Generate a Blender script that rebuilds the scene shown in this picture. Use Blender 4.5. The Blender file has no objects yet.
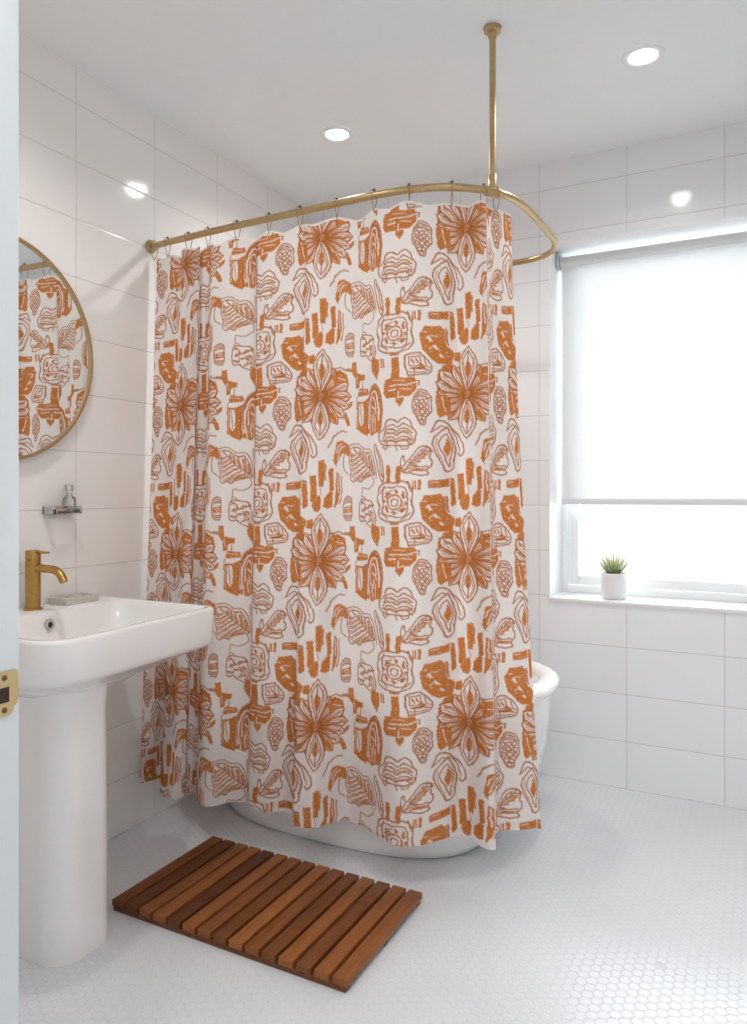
import bpy, bmesh, math, random
import numpy as np
from mathutils import Vector
PI = math.pi
SC = bpy.context.scene
COL = SC.collection
DOWN, SKY, SUN, EXPO, HALL = 27., 1.3, 155., 0.0, 14.
STAIN_XY = (1.766, -1.126)
# ------------------------------------------------------------------ block-print motif (one repeat of the cloth)
PW, PH = 175.0, 174.0          # one repeat, in print units
RES = 5                        # raster cells per unit
class Print:
    """Rasterises block-print motifs into three wrapped density maps: solid orange, brown line, and cream resist."""
    def __init__(s):
        s.w, s.h = int(PW*RES), int(PH*RES)
        s.solid = np.zeros((s.h, s.w), np.float32)
        s.line = np.zeros((s.h, s.w), np.float32)
    def _win(s, pts, pad):
        p = np.asarray(pts, float)
        x0, y0 = np.floor((p.min(0)-pad)*RES).astype(int); x1, y1 = np.ceil((p.max(0)+pad)*RES).astype(int)
        X, Y = np.meshgrid((np.arange(x0, x1+1)+.5)/RES, (np.arange(y0, y1+1)+.5)/RES)
        return X, Y, np.ix_(np.arange(y0, y1+1) % s.h, np.arange(x0, x1+1) % s.w)
    @staticmethod
    def _segd(X, Y, a, b):
        dx, dy = b[0]-a[0], b[1]-a[1]; L = dx*dx+dy*dy+1e-9
        t = np.clip(((X-a[0])*dx+(Y-a[1])*dy)/L, 0, 1)
        return np.hypot(X-a[0]-t*dx, Y-a[1]-t*dy)
    def _mask(s, pts):
        X, Y, ix = s._win(pts, 1.5)
        ins = np.zeros(X.shape, bool); d = np.full(X.shape, 1e9)
        n = len(pts)
        for i in range(n):
            a, b = pts[i], pts[(i+1) % n]
            d = np.minimum(d, s._segd(X, Y, a, b))
            c = (a[1] > Y) != (b[1] > Y)
            if a[1] != b[1]:
                ins ^= c & (X < (b[0]-a[0])*(Y-a[1])/(b[1]-a[1])+a[0])
        sd = np.where(ins, -d, d)
        return np.clip(.5-sd/.5, 0, 1).astype(np.float32), ix
    def fill(s, pts, v=1.0):
        m, ix = s._mask(pts); s.solid[ix] = s.solid[ix]*(1-m)+v*m; s.line[ix] *= (1-m)
    def clear(s, pts): s.fill(pts, 0.0)
    def stroke(s, pts, w=1.0, v=1.0, closed=False):
        X, Y, ix = s._win(pts, w+1); d = np.full(X.shape, 1e9)
        q = list(pts)+([pts[0]] if closed else [])
        for a, b in zip(q[:-1], q[1:]): d = np.minimum(d, s._segd(X, Y, a, b))
        m = np.clip(.5-(d-w/2)/.4, 0, 1).astype(np.float32)*v
        s.line[ix] = np.maximum(s.line[ix], m)
        h = np.clip(.5-(d-w/2-.45)/.6, 0, 1).astype(np.float32)*.55*v
        s.solid[ix] = np.maximum(s.solid[ix], h)
    def ink(s, pts, w=1.5):                       # thick orange stroke
        X, Y, ix = s._win(pts, w+1); d = np.full(X.shape, 1e9)
        for a, b in zip(pts[:-1], pts[1:]): d = np.minimum(d, s._segd(X, Y, a, b))
        m = np.clip(.5-(d-w/2)/.4, 0, 1).astype(np.float32)
        s.solid[ix] = np.maximum(s.solid[ix], m)
    def resist(s, pts, w=1.0):                    # cream stroke cut out of the block
        X, Y, ix = s._win(pts, w+1); d = np.full(X.shape, 1e9)
        for a, b in zip(pts[:-1], pts[1:]): d = np.minimum(d, s._segd(X, Y, a, b))
        m = 1-np.clip(.5-(d-w/2)/.4, 0, 1).astype(np.float32)
        s.solid[ix] *= m; s.line[ix] *= m
def curve(pts, n=7, closed=False):
    P = [np.array(p, float) for p in pts]; out = []; m = len(P)
    g = (lambda i: P[i % m]) if closed else (lambda i: P[min(max(i, 0), m-1)])
    for i in range(m if closed else m-1):
        a, b, c, d = g(i-1), g(i), g(i+1), g(i+2)
        for k in range(n):
            t = k/n
            out.append(tuple(.5*((2*b)+(c-a)*t+(2*a-5*b+4*c-d)*t*t+(3*b-a-3*c+d)*t**3)))
    if not closed: out.append(tuple(P[-1]))
    return out
def rect(x0, y0, x1, y1, j=0.6):
    return [(x0, y0+j*.4), (x1-j, y0), (x1, y1-j), (x0+j*.7, y1)]
def lens(cx, cy, ang, r0, r1, w, n=9, k=.55):
    """petal from radius r0 to r1 along ang, widest at fraction k"""
    ca, sa = math.cos(ang), math.sin(ang); L, R = [], []
    for i in range(n+1):
        t = i/n; r = r0+(r1-r0)*t
        e = (t/k if t < k else (1-t)/(1-k)); hw = w/2*math.sin(min(1, e)*math.pi/2)
        L.append((cx+r*ca-hw*sa, cy+r*sa+hw*ca)); R.append((cx+r*ca+hw*sa, cy+r*sa-hw*ca))
    return L+R[::-1]
def make_print():
    P = Print(); rng = random.Random(7)
    f, s, k, c, r = P.fill, P.stroke, P.ink, P.clear, P.resist
    R = math.radians
    # --- great flower at the origin
    f([(-29, -20), (-24, -28), (-17, -30), (-12, -24), (-7, 0), (-16, 12), (-17, 22), (-27, 26), (-30, 22), (-31, 4)])
    f([(9, -26), (20, -28), (31, -23), (33, -12), (29, -4), (8, -2)])
    f([(29, 16), (34, 24), (36, 31), (32, 32), (27, 22)])
    for i, (a, r1, w) in enumerate(((-64, 32, 11), (-44, 35, 12), (-22, 35, 11), (0, 37, 11), (20, 36, 11), (40, 35, 11), (59, 35, 10), (75, 32, 8),
                     (107, 32, 9), (124, 34, 10), (142, 33, 11), (161, 32, 11), (180, 31, 11), (199, 33, 12), (219, 36, 13), (243, 33, 12))):
        A = R(a); n = (-math.sin(A), math.cos(A))
        def at_(rad, off): return (rad*math.cos(A)+off*n[0], rad*math.sin(A)+off*n[1])
        f(lens(0, 0, A, 2, r1, w, k=.74)); c(lens(0, 0, A, 7, r1-1.6, w-2.6, k=.74)); s(lens(0, 0, A, 2, r1, w, k=.74), .9, 1, True)
        k([at_(6, .2), at_(r1*.6, w*.16), at_(r1-4, w*.05)], 1.35 if i % 3 else 2.6); k([at_(9, -.6), at_(r1*.62, -w*.24), at_(r1-6, -w*.16)], 1.0)
        s([at_(3, 0), at_(r1-6, 0)], .8); s([at_(12, w*.1), at_(r1*.66, w*.33)], .7)
        if i % 5 == 1: f(lens(0, 0, A, r1*.5, r1-2, w*.6))
        r([at_(8, w*.12), at_(r1*.7, w*.42)], 1.1)
    f([(14, -24), (28, -22), (31, -13), (24, -15), (18, -13), (12, -17)]); r([(18, -20), (28, -17)], .9); f([(-30, 2), (-22, 1), (-17, 10), (-17, 22), (-27, 26), (-30, 22)]); r([(-25, 4), (-22, 20)], .8)
    for A, tip in ((R(-88), 50), (R(91), 47)):
        o = lens(0, 0, A, 2, tip, 19, k=.58); c(o); s(o, 1.0, 1, True)
        i = lens(0, 0, A, 8, tip-5, 13, k=.6); s(i, .8, .9, True)
        f(lens(0, 0, A, 14, tip-14, 6.5)); s([(0, 0), (math.cos(A)*(tip-6), math.sin(A)*(tip-6))], .9)
        for q in (-.10, .10):
            s([(6*math.cos(A+q), 6*math.sin(A+q)), ((tip-12)*math.cos(A+q*1.6), (tip-12)*math.sin(A+q*1.6))], .7, .8)
    f([(-2.5, -2), (2, -3), (3, 2), (-1, 3)])
    # --- flask with a spout
    f([(-43, -68), (-25, -69), (-23, -56), (-20, -48), (-14, -43.5), (-7, -44), (-7.5, -34), (-12, -34), (-15, -37), (-16, -29.5), (-27, -29), (-34, -33), (-45, -43), (-47.5, -58)])
    r([(-14.6, -44), (-14.4, -37)], .6)
    for q in range(16):
        x, y = -42+(q*6.1) % 19, -62+(q*8.7) % 27
        if x+y > -60 or x-y < -1: continue
        r(curve([(x-1.3, y+.6), (x, y-.5), (x+1.5, y+.3)], 3), .8)
    r(curve([(-41, -55), (-36, -58), (-30, -57)]), .7); r(curve([(-38, -44), (-33, -46), (-27, -43)]), .7)
    s([(-24, -66), (-22.5, -56), (-19, -50)], .9); k([(-21.5, -66), (-20.5, -54)], 2.4)
    # --- bars around the flask
    f([(-38.5, -83), (-22, -84.5), (-19, -86), (-18.5, -77), (-30, -75), (-38.5, -75.5)]); r([(-36, -81), (-28, -82)], .7)
    f([(-18, -86), (-14.4, -85), (-12.6, -58), (-16, -54.5), (-17.6, -60)])
    f(rect(-55.5, -83.5, -50.5, -73.5)); f(rect(-49.4, -84.5, -45.5, -73)); r([(-53.4, -83), (-53, -75)], .8)
    # --- cactus of bars
    f([(-11.5, -90), (-4, -90.5), (-3.4, -66), (-5, -62.5), (-10.5, -62)])
    f([(-6, -67), (.5, -69), (1.6, -60), (-.5, -52), (-4, -52), (-7, -58)]); f([(-8, -66), (2, -66), (2.4, -56), (-1, -51.5), (-6, -52), (-9, -58)])
    f([(-2, -106), (5, -107), (5.6, -92), (4, -78.5), (-1.4, -79)]); s([(5.8, -103), (5.8, -86)], .7)
    f([(9, -97), (13.6, -98), (15, -75), (9.6, -71)]); f([(9.6, -73), (14.6, -72), (12.5, -57), (8, -55), (4, -57.5), (5, -66)])
    f([(17.5, -94), (21.5, -91), (22.5, -74), (20, -62), (16, -55), (14.5, -57), (17, -68)]); s([(23.8, -90), (24.6, -74), (21.5, -60)], .8)
    s([(0, -78), (1.5, -70)], .7, .7); r([(19.5, -90), (20, -72)], .8)
    # --- book with a rounded back
    o = curve([(-62.5, -37), (-50, -40), (-43, -36), (-36, -28), (-35.5, -22), (-39, -18.5)]) + [(-59, -16.5), (-62, -27)]
    s(o, 1.1, 1, True); s([(-59, -35), (-47, -37), (-46, -27), (-58, -27), (-59, -35)], .8); s([(-57, -24), (-46, -25), (-38, -22)], 1); s([(-58, -20), (-41, -20.5)], .8)
    k([(-56, -33), (-53, -30)], 2); k([(-51, -34), (-49, -30)], 1.8); k([(-55, -24), (-44, -25)], 2.2); k([(-47, -28), (-43, -26)], 2.6); s([(-43, -34), (-41, -27), (-37, -25)], .8); s([(-53, -24), (-52, -18)], .8)
    # --- stool shaped block with a stem and a drop
    f([(-76, -36), (-68.5, -36.5), (-68, -15), (-52, -15.5), (-50, -9), (-51, -2), (-58, 5), (-82, 5.5), (-83.5, 0), (-83, -14), (-76, -15)])
    f([(-71, 5), (-64, 4), (-63, 9), (-67.5, 15.5), (-72, 9)])
    r([(-78, -6.5), (-60, -7.5), (-51, -10)], 1.2); r([(-79, -2.5), (-72, -3)], 1); r([(-69, -1), (-69, 5.5), (-64, 4.5)], 1.1); r([(-66, -3), (-57, -3)], .9); s([(-52, -12), (-47, -11), (-48, -8)], .8); r([(-75, -12), (-62, -12.5)], .6)
    # --- square rosette
    o = curve([(-88, -78), (-80, -82), (-73, -81), (-64, -83), (-57, -77), (-54.5, -71), (-56, -62), (-54, -53), (-57, -45), (-65, -41.5), (-73, -40.5), (-82, -42), (-89, -47), (-88.5, -56), (-91, -64), (-90, -73)], closed=True)
    s(o, 1.1, 1, True)
    o2 = curve([(-84, -75), (-73, -76.5), (-62, -76), (-60, -65), (-60, -52), (-64, -46.5), (-74, -46), (-84, -49), (-85, -60)], closed=True); s(o2, .9, 1, True)
    for q in range(9):
        a = q*R(40)+.2; k([(-73+7.5*math.cos(a), -61+7.5*math.sin(a)), (-73+7.5*math.cos(a+.42), -61+7.5*math.sin(a+.42))], 2.2)
    for q in range(8):
        a = q*R(45)+.1; x, y = -72.5+11.5*math.cos(a), -61+11*math.sin(a); s([(x-1, y-1.2), (x+1.2, y+.5), (x-.4, y+1.5)], 1.3)
    s([(-73+3.6*math.cos(a), -61+3.6*math.sin(a)) for a in [i*R(30) for i in range(12)]], .8, 1, True)
    k([(-82, -70), (-80, -62)], 1.8); k([(-82, -56), (-80, -51)], 2); k([(-63, -72), (-62.5, -66)], 1.8); k([(-66, -52), (-62, -54)], 2.4); k([(-77, -50.5), (-70, -50)], 1.2); k([(-79, -72), (-75, -74)], 1.3); s(curve([(-83, -66), (-79, -70), (-76, -69)]), .7); s(curve([(-63, -60), (-65, -54), (-69, -52)]), .7)
    k([(-77, -39), (-69, -39)], 2.2); s([(-88, -70), (-83, -78)], .8); s([(-60, -82), (-56, -72)], .8); s([(-87, -50), (-80, -44)], .8); s([(-66, -43), (-57, -50)], .8)
    f(rect(-81.5, -99, -77, -80)); f([(-71.5, -98), (-66, -99.5), (-66.4, -82), (-70, -79), (-72, -82)])
    # --- grape cone
    s(curve([(-46, -3), (-38, 2), (-35.5, 12), (-36, 20), (-41, 27), (-42, 33), (-46, 34.5), (-49, 31), (-50, 26), (-54, 20), (-54.5, 11), (-51, 2)], closed=True), 1, 1, True)
    for y, xs in ((9.5, (-50, -45, -40.5)), (15, (-51, -45.5, -40)), (20.5, (-49.5, -44.5, -40)), (26.5, (-47.5, -43.5)), (31, (-45.5,))):
        for x in xs: s([(x+2.1*math.cos(i*R(45)), y+2.3*math.sin(i*R(45))) for i in range(8)], .9, 1, True)
    k([(-47.5, 12.5), (-46, 18)], 1.6); k([(-52, 18), (-50, 21)], 1.5); k([(-42, 17), (-41, 20)], 1.4); k([(-46, 23), (-44, 25)], 1.6)
    s(curve([(-50.5, 4), (-46, -.5), (-40, 3.5)]), .9); s(curve([(-53, 6.5), (-46, 4), (-37.5, 7)]), 1.1); k([(-49, 2.5), (-42, 2)], 1.2)
    # --- fan of two lobes
    s(curve([(-70, 31), (-66, 28.5), (-61, 27), (-57, 31), (-54.5, 37), (-51, 42), (-51.5, 48), (-55, 53), (-62, 55), (-70, 54.5), (-80, 55), (-87, 52), (-89.5, 46), (-88, 41), (-84, 37), (-81, 30), (-77, 27.5), (-73, 29)], closed=True), 1.1, 1, True)
    for q in range(5):
        y = 34+q*4; s(curve([(-85+1.5*abs(2-q), y+5), (-80, y), (-75, y-.5), (-70.5, y+2), (-65, y-1), (-60, y), (-55, y+4)]), .9)
        if q in (1, 3): k(curve([(-82, y+4), (-76, y+2), (-70.5, y+4), (-63, y+1.5), (-57, y+4)]), 1.0)
    s([(-86, 49), (-70, 51), (-54, 48)], .9); s([(-85, 55), (-82, 58.5), (-80, 55.5)], .8); s([(-72, 55), (-70, 59)], .9); s(curve([(-66, 55), (-64, 58.5), (-59, 57), (-58, 53)]), .8)
    # --- leaf leaning right
    s(curve([(-65, 82), (-62.5, 74), (-57, 68), (-52, 61), (-45, 56), (-38, 57), (-36, 62), (-37, 67), (-35, 71), (-36.5, 76), (-40, 80), (-39, 84), (-45, 85.5), (-56, 83.5)], closed=True), 1.1, 1, True)
    s(curve([(-64, 82), (-56, 74), (-48, 66), (-41, 60)]), 1.1); s(curve([(-64, 82), (-54, 77), (-44, 76), (-38, 77)]), .9); f([(-58, 80), (-50, 77.5), (-43, 79), (-40, 81.5), (-50, 81)])
    for q in range(5):
        x, y = -57+q*4, 75-q*3.6; s([(x, y), (x+6.5, y+.6)], .9); s([(x, y), (x+1, y-5.5)], .8); k([(x+1.5, y-.8), (x+7, y-1.5)], 1.1)
    f([(-54, 73), (-48, 67), (-42, 63), (-40, 66), (-46, 70)]); r([(-52, 71), (-43, 65)], .7); s(curve([(-60, 76), (-53, 68), (-46, 60), (-41, 58.5)]), .7); s(curve([(-58, 82), (-48, 79), (-39, 79)]), .7)
    s(curve([(-66, 79), (-67, 70), (-64, 65.5), (-62.5, 71)]), .9); s([(-58, 72), (-54, 72.5)], .8)
    # --- drooping petal
    s(curve([(-36, 41), (-33, 33), (-26, 29), (-20, 31.5), (-16, 37), (-10, 44), (-5, 54), (-4, 61), (-8, 64.5), (-10, 62)]), 1.1); s(curve([(-36, 41), (-32, 38), (-26, 34), (-21, 35)]), 1)
    s(curve([(-20, 35), (-27, 40), (-33, 48), (-33.5, 57), (-29, 66), (-24, 77), (-20, 81.5), (-16, 78), (-14, 68), (-13, 60), (-16, 46), (-20, 35)]), 1.1)
    s(curve([(-21, 42), (-27, 49), (-27, 57), (-22, 68), (-20, 76)]), .9); s(curve([(-21, 42), (-17, 52), (-16, 62), (-19, 76)]), .9); f(lens(-20.5, 57, R(90), -10, 10, 6.5)); s([(-19, 32), (-12, 46), (-9, 60)], .8); s(curve([(-30, 48), (-30, 58), (-24, 72)]), .7, .8)
    # --- great leaf leaning left, with a clasping outline
    s(curve([(-141, 53), (-134, 51), (-127, 51), (-118, 53.5), (-111, 57), (-105, 57), (-100, 62), (-96, 71), (-93.5, 80), (-94, 88)]), .8)
    s(curve([(-143, 56), (-147, 61), (-148.5, 70), (-146.5, 78), (-141, 82)]), .8)
    body = curve([(-95.7, 83), (-98, 75), (-101, 67), (-105.5, 60.5), (-111, 61), (-118, 57), (-128.5, 54.5), (-137.4, 56), (-139, 63), (-138.5, 75), (-136, 80), (-138, 84.5), (-133, 90.5), (-125, 89), (-118.5, 91), (-112.5, 86), (-103.6, 84.5)], closed=True)
    s(body, 1, 1, True); s(curve([(-132, 56), (-122, 63), (-110, 73), (-96, 83)]), 1.1)
    for q, ((x0, y0), (x1, y1)) in enumerate((((-126, 60.5), (-137.5, 63)), ((-122, 63.5), (-137.5, 68)), ((-118, 66.5), (-137, 73)), ((-114, 69.5), (-136, 78)), ((-110, 73), (-136, 84)), ((-106.5, 76), (-131, 88)), ((-103, 78.5), (-123, 88)), ((-100, 80.5), (-115, 86.5)))):
        mx, my = (x0+x1)/2, (y0+y1)/2+1.4
        s(curve([(x0, y0), (mx, my-.6), (x1, y1)]), .8)
        k(curve([(x0-1.5, y0+1.6), (mx, my+1), (x1+1.5, y1+2)]), 1.3)
    for (x0, y0), (x1, y1) in (((-121, 63.5), (-122, 58.5)), ((-115, 68), (-117.5, 60)), ((-109, 72.5), (-112, 63)), ((-104, 76.5), (-106, 64)), ((-100, 79.5), (-101, 70))):
        k([(x0, y0), (x1, y1)], 2.0); s([(x0+1.6, y0), (x1+1.8, y1)], .7)
    s([(-135, 60), (-133, 62), (-136, 62.5)], .7)
    s(curve([(-98, 86), (-97, 92), (-102, 97), (-107, 99), (-116, 97.5), (-118, 104)]), .7)
    # --- thin upright leaf
    s(curve([(-95, 53), (-92, 56), (-88, 66), (-84.5, 79), (-85, 92), (-88, 88), (-91, 76), (-95, 62)], closed=True), .9, 1, True); s(curve([(-93, 57), (-88.5, 72), (-86.5, 86)]), .7); k([(-86, 84), (-84.5, 88)], 1.6)
    # --- half leaf, solid
    f(curve([(36, 62), (33, 52), (26, 47), (19, 48), (16, 55), (14, 66), (17, 72), (22, 64), (28, 60), (33, 64)], closed=True)); r(curve([(19, 66), (22, 56), (29, 52)]), 1.0); r(curve([(17, 60), (20, 53), (25, 50)]), .8)
    s(curve([(8, 54), (14, 43), (24, 37), (31, 38)]), .9); s(curve([(32, 50), (38, 60), (40, 70)]), .8); s([(14, 68), (18, 74)], .8)
    # --- little hut with an arched porch
    f([(-126, -2), (-122, -7.5), (-108, -7), (-106, -1), (-110, 1), (-126, 1)]); f([(-127.5, 6), (-112, 5), (-107, 3), (-105, 38), (-109, 43), (-116, 40), (-127, 35)])
    c([(-122, 9), (-117, 8), (-115, 14), (-115.5, 30), (-119, 33), (-122.5, 28)]); s([(-120, 10), (-118.5, 30)], .9, .8); s([(-127, 1), (-127.5, 6)], .7)
    arch = curve([(-108, 40), (-109, 20), (-106, 2), (-99, -9), (-92, -9), (-87, 0), (-86, 18), (-87, 33), (-90, 41)])
    f(arch+[(-99, 43)])
    r(curve([(-105, 34), (-105.5, 18), (-102, 3), (-97, -3), (-92, 0), (-90, 14), (-90, 28)]), 1.5); r(curve([(-102, 26), (-101.5, 12), (-97.5, 3), (-94, 8), (-93, 20)]), 1.2); r([(-99, 24), (-98, 38)], 1.1); r([(-94, 24), (-94, 40)], .9); r([(-99, 13), (-95, 15)], 1.6)
    r([(-107, 6), (-107, 36)], 1.0); r([(-103.5, 28), (-103, 41)], .9); r([(-97, 20), (-96.5, 30)], .8); r([(-125, 8), (-125, 33)], .6); s(curve([(-106, 30), (-107, 14), (-103, -1), (-97, -7.5)]), .7); r([(-124, -4), (-110, -4.5)], .7); s(curve([(-101, 20), (-100.5, 10), (-97.5, 5.5), (-95.5, 12)]), .7)
    s(curve([(-103, -2), (-97, -6), (-91, -3), (-88, 8)]), .8); s(arch, .9)
    # --- coral block
    o = curve([(-120, -63), (-110, -64), (-101, -62), (-97, -54), (-94, -46), (-95, -38), (-101, -35), (-107, -38), (-112, -42), (-120, -42), (-122, -52)], closed=True); s(o, 1, 1, True)
    for q in range(26):
        x, y = -119+(q*7.3) % 21, -60.5+(q*4.9) % 22
        if y > -44 and x < -108: continue
        an = rng.uniform(0, 6.28); dx, dy = 1.9*math.cos(an), 1.9*math.sin(an)
        s(curve([(x-dx, y-dy), (x+dy*.5, y-dx*.5), (x+dx, y+dy)], 4), .9)
        if q % 2: k([(x-dx*.6, y-dy*.6), (x+dx*.5, y+dy*.5)], 1.7)
    s(curve([(-104, -44), (-100, -48), (-96, -44), (-98, -38)]), .9); s([(-119, -63), (-118, -68), (-112, -66)], .7)
    f([(-100, -40), (-96, -38), (-89, -35.5), (-88.6, -24), (-91.5, -14), (-96, -19), (-101, -27)]); s([(-100, -30), (-96, -36)], .7)
    f(rect(-87.5, -35.5, -82.5, -26)); r([(-85.2, -35), (-85, -27)], .8)
    # --- cross shaped block with a tendril
    f([(38, -36), (46, -36), (47, -25), (53, -22), (61, -22), (61.5, -16), (53, -15), (52, -8), (45.5, -7.5), (45, -18), (38, -25), (33, -27), (38, -29)])
    s(curve([(13, -27), (20, -31), (28, -27), (36, -27)]), .9); s([(58, -14), (57, -4)], .8); r([(47, -22), (49, -12)], .7)
    # --- small barrel
    o = curve([(28, -63), (33, -67), (40, -65), (41.5, -55), (41, -46), (37, -42), (30, -43), (27.5, -50)], closed=True); s(o, .9, 1, True)
    f([(28.5, -57), (41, -58), (41, -51), (28.5, -50)]); r([(31, -55), (38, -56)], .9); r([(33, -53), (39, -53.5)], .7)
    s(curve([(29, -60.5), (34, -62), (40.5, -61)]), .9); s(curve([(29.5, -63.5), (34, -65), (39.5, -63.5)]), .8); s(curve([(28.5, -47.5), (34, -46.5), (40.5, -47.5)]), .9); s(curve([(30, -44.8), (35, -44), (39.5, -45)]), .8); k([(31, -62), (38, -62.8)], 1.2); k([(31, -46), (39, -46)], 1.2)
    # --- small leaf at the right of the flower
    f([(36, 6), (41, 4), (39, 10), (33, 14), (31, 10)]); s([(30, -28), (37, -29)], 1.2)
    # ink texture
    nr = np.random.RandomState(3)
    def blur(a, n):
        for _ in range(n):
            a = (a+np.roll(a, 1, 0)+np.roll(a, -1, 0)+np.roll(a, 1, 1)+np.roll(a, -1, 1))/5
        return a
    g = blur(nr.rand(P.h, P.w).astype(np.float32), 4); g = (g-g.mean())/g.std()
    P.solid *= np.clip(1.0-np.clip(g-1.35, 0, 1)*.9, .35, 1)
    g2 = blur(nr.rand(P.h, P.w).astype(np.float32), 3); g2 = (g2-g2.mean())/g2.std()
    P.line *= np.clip(1.0-np.clip(g2-.9, 0, 1)*.8, .35, 1)
    # hand-cut wobble of the block edges
    def low(n):
        m = nr.randn(n, n); yy, xx = np.meshgrid(np.arange(P.h)/P.h*n, np.arange(P.w)/P.w*n, indexing='ij')
        y0, x0 = yy.astype(int), xx.astype(int); fy, fx = yy-y0, xx-x0; fy, fx = fy*fy*(3-2*fy), fx*fx*(3-2*fx); y1, x1 = (y0+1) % n, (x0+1) % n
        return (m[y0, x0]*(1-fx)+m[y0, x1]*fx)*(1-fy)+(m[y1, x0]*(1-fx)+m[y1, x1]*fx)*fy
    wx, wy = (low(30)*.42+low(75)*.22)*RES, (low(30)*.42+low(75)*.22)*RES
    yy, xx = np.meshgrid(np.arange(P.h), np.arange(P.w), indexing='ij')
    iy, ix = np.rint(yy+wy).astype(int) % P.h, np.rint(xx+wx).astype(int) % P.w
    return blur(P.solid[iy, ix], 2), blur(P.line[iy, ix], 2)
# ------------------------------------------------------------------ helpers
ORIGIN = {}
def put(o, parent=None, label=None, cat=None, group=None, kind=None):
    COL.objects.link(o)
    if parent is not None: o.parent = parent
    if label: o['label'] = label
    if cat: o['category'] = cat
    if group: o['group'] = group
    if kind: o['kind'] = kind
    return o
def thing(name, label, cat, loc, group=None):
    o = bpy.data.objects.new(name, None); o.location = loc; o.empty_display_size = .05
    ORIGIN[o.name] = Vector(loc)
    return put(o, None, label, cat, group)
def base_of(o):
    while o is not None:
        if o.name in ORIGIN: return ORIGIN[o.name]
        o = o.parent
    return Vector((0, 0, 0))
def obj(name, geo, mat, parent=None, smooth=40, **kw):
    """link one mesh; geo = (verts, faces) in room coordinates"""
    V, Fc = geo
    b = base_of(parent)
    me = bpy.data.meshes.new(name)
    me.from_pydata([(v[0]-b[0], v[1]-b[1], v[2]-b[2]) for v in V], [], Fc)
    bm = bmesh.new(); bm.from_mesh(me); bmesh.ops.recalc_face_normals(bm, faces=bm.faces); bm.to_mesh(me); bm.free()
    if smooth:
        me.polygons.foreach_set('use_smooth', [True]*len(me.polygons))
        me.set_sharp_from_angle(angle=math.radians(smooth))
    me.materials.append(mat)
    return put(bpy.data.objects.new(name, me), parent, **kw)
def struct(name, geo, mat, parent=None, smooth=0, **kw):
    return obj(name, geo, mat, parent, smooth, kind='structure' if parent is None else None, **kw)
def join(*gs):
    V, Fc = [], []
    for v, f in gs:
        n = len(V); V += list(v); Fc += [tuple(i+n for i in q) for q in f]
    return V, Fc
def box(x0, x1, y0, y1, z0, z1, bev=0, seg=2):
    bm = bmesh.new(); bmesh.ops.create_cube(bm, size=1)
    for v in bm.verts: v.co = Vector(((x0+x1)/2+v.co.x*(x1-x0), (y0+y1)/2+v.co.y*(y1-y0), (z0+z1)/2+v.co.z*(z1-z0)))
    if bev: bmesh.ops.bevel(bm, geom=list(bm.edges), offset=bev, segments=seg, profile=.5, affect='EDGES')
    bm.verts.index_update()
    g = ([tuple(v.co) for v in bm.verts], [tuple(v.index for v in f.verts) for f in bm.faces]); bm.free()
    return g
def loft(loops, cap0=True, cap1=True):
    n = len(loops[0]); V = [tuple(p) for l in loops for p in l]; Fc = []
    for i in range(len(loops)-1):
        for j in range(n):
            k = (j+1) % n; Fc.append((i*n+j, i*n+k, (i+1)*n+k, (i+1)*n+j))
    if cap0: Fc.append(tuple(range(n))[::-1])
    if cap1: Fc.append(tuple(range((len(loops)-1)*n, len(loops)*n)))
    return V, Fc
def lathe(prof, c, n=40, axis='z', cap0=True, cap1=True):
    """prof = [(radius, height)] turned about an axis through c"""
    L = []
    for r, h in prof:
        l = []
        for i in range(n):
            a = 2*PI*i/n; p, q = r*math.cos(a), r*math.sin(a)
            l.append((c[0]+p, c[1]+q, c[2]+h) if axis == 'z' else ((c[0]+h, c[1]+p, c[2]+q) if axis == 'x' else (c[0]+p, c[1]+h, c[2]+q)))
        L.append(l)
    return loft(L, cap0, cap1)
def tube(path, r, n=12, closed=False, cap=True):
    P = [Vector(p) for p in path]; m = len(P); L = []; up = None
    for i in range(m):
        t = (P[(i+1) % m]-P[i-1]) if closed else (P[min(i+1, m-1)]-P[max(i-1, 0)])
        t.normalize()
        if up is None:
            up = Vector((0, 0, 1)) if abs(t.z) < .9 else Vector((1, 0, 0))
        up = (up-t*up.dot(t)).normalized(); sd = t.cross(up)
        rr = r[i] if isinstance(r, (list, tuple)) else r
        L.append([tuple(P[i]+up*rr*math.cos(2*PI*j/n)+sd*rr*math.sin(2*PI*j/n)) for j in range(n)])
    if closed: return loft(L+[L[0]], False, False)
    return loft(L, cap, cap)
def spline(P, n=10):
    P = [Vector(p) for p in P]; out = []
    for i in range(len(P)-1):
        a, b, c, d = P[max(i-1, 0)], P[i], P[i+1], P[min(i+2, len(P)-1)]
        for k in range(n):
            t = k/n; out.append(.5*((2*b)+(c-a)*t+(2*a-5*b+4*c-d)*t*t+(3*b-a-3*c+d)*t**3))
    return out+[P[-1]]
def rrect(x0, x1, y0, y1, z, rad, n=8):
    """rounded rectangle loop; rad = radii at (x1,y1), (x0,y1), (x0,y0), (x1,y0)"""
    if not isinstance(rad, (list, tuple)): rad = [rad]*4
    out = []
    for (cx, cy, sx, sy, a0), r in zip(((x1, y1, -1, -1, 0), (x0, y1, 1, -1, 90), (x0, y0, 1, 1, 180), (x1, y0, -1, 1, 270)), rad):
        for i in range(n+1):
            a = math.radians(a0+90*i/n); out.append((cx+sx*r+r*math.cos(a), cy+sy*r+r*math.sin(a), z))
    return out
def sell(cx, cy, a, b, z, e=2.6, n=96):
    out = []
    for i in range(n):
        t = 2*PI*i/n; c, s = math.cos(t), math.sin(t)
        out.append((cx+a*math.copysign(abs(c)**(2/e), c), cy+b*math.copysign(abs(s)**(2/e), s), z))
    return out

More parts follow.
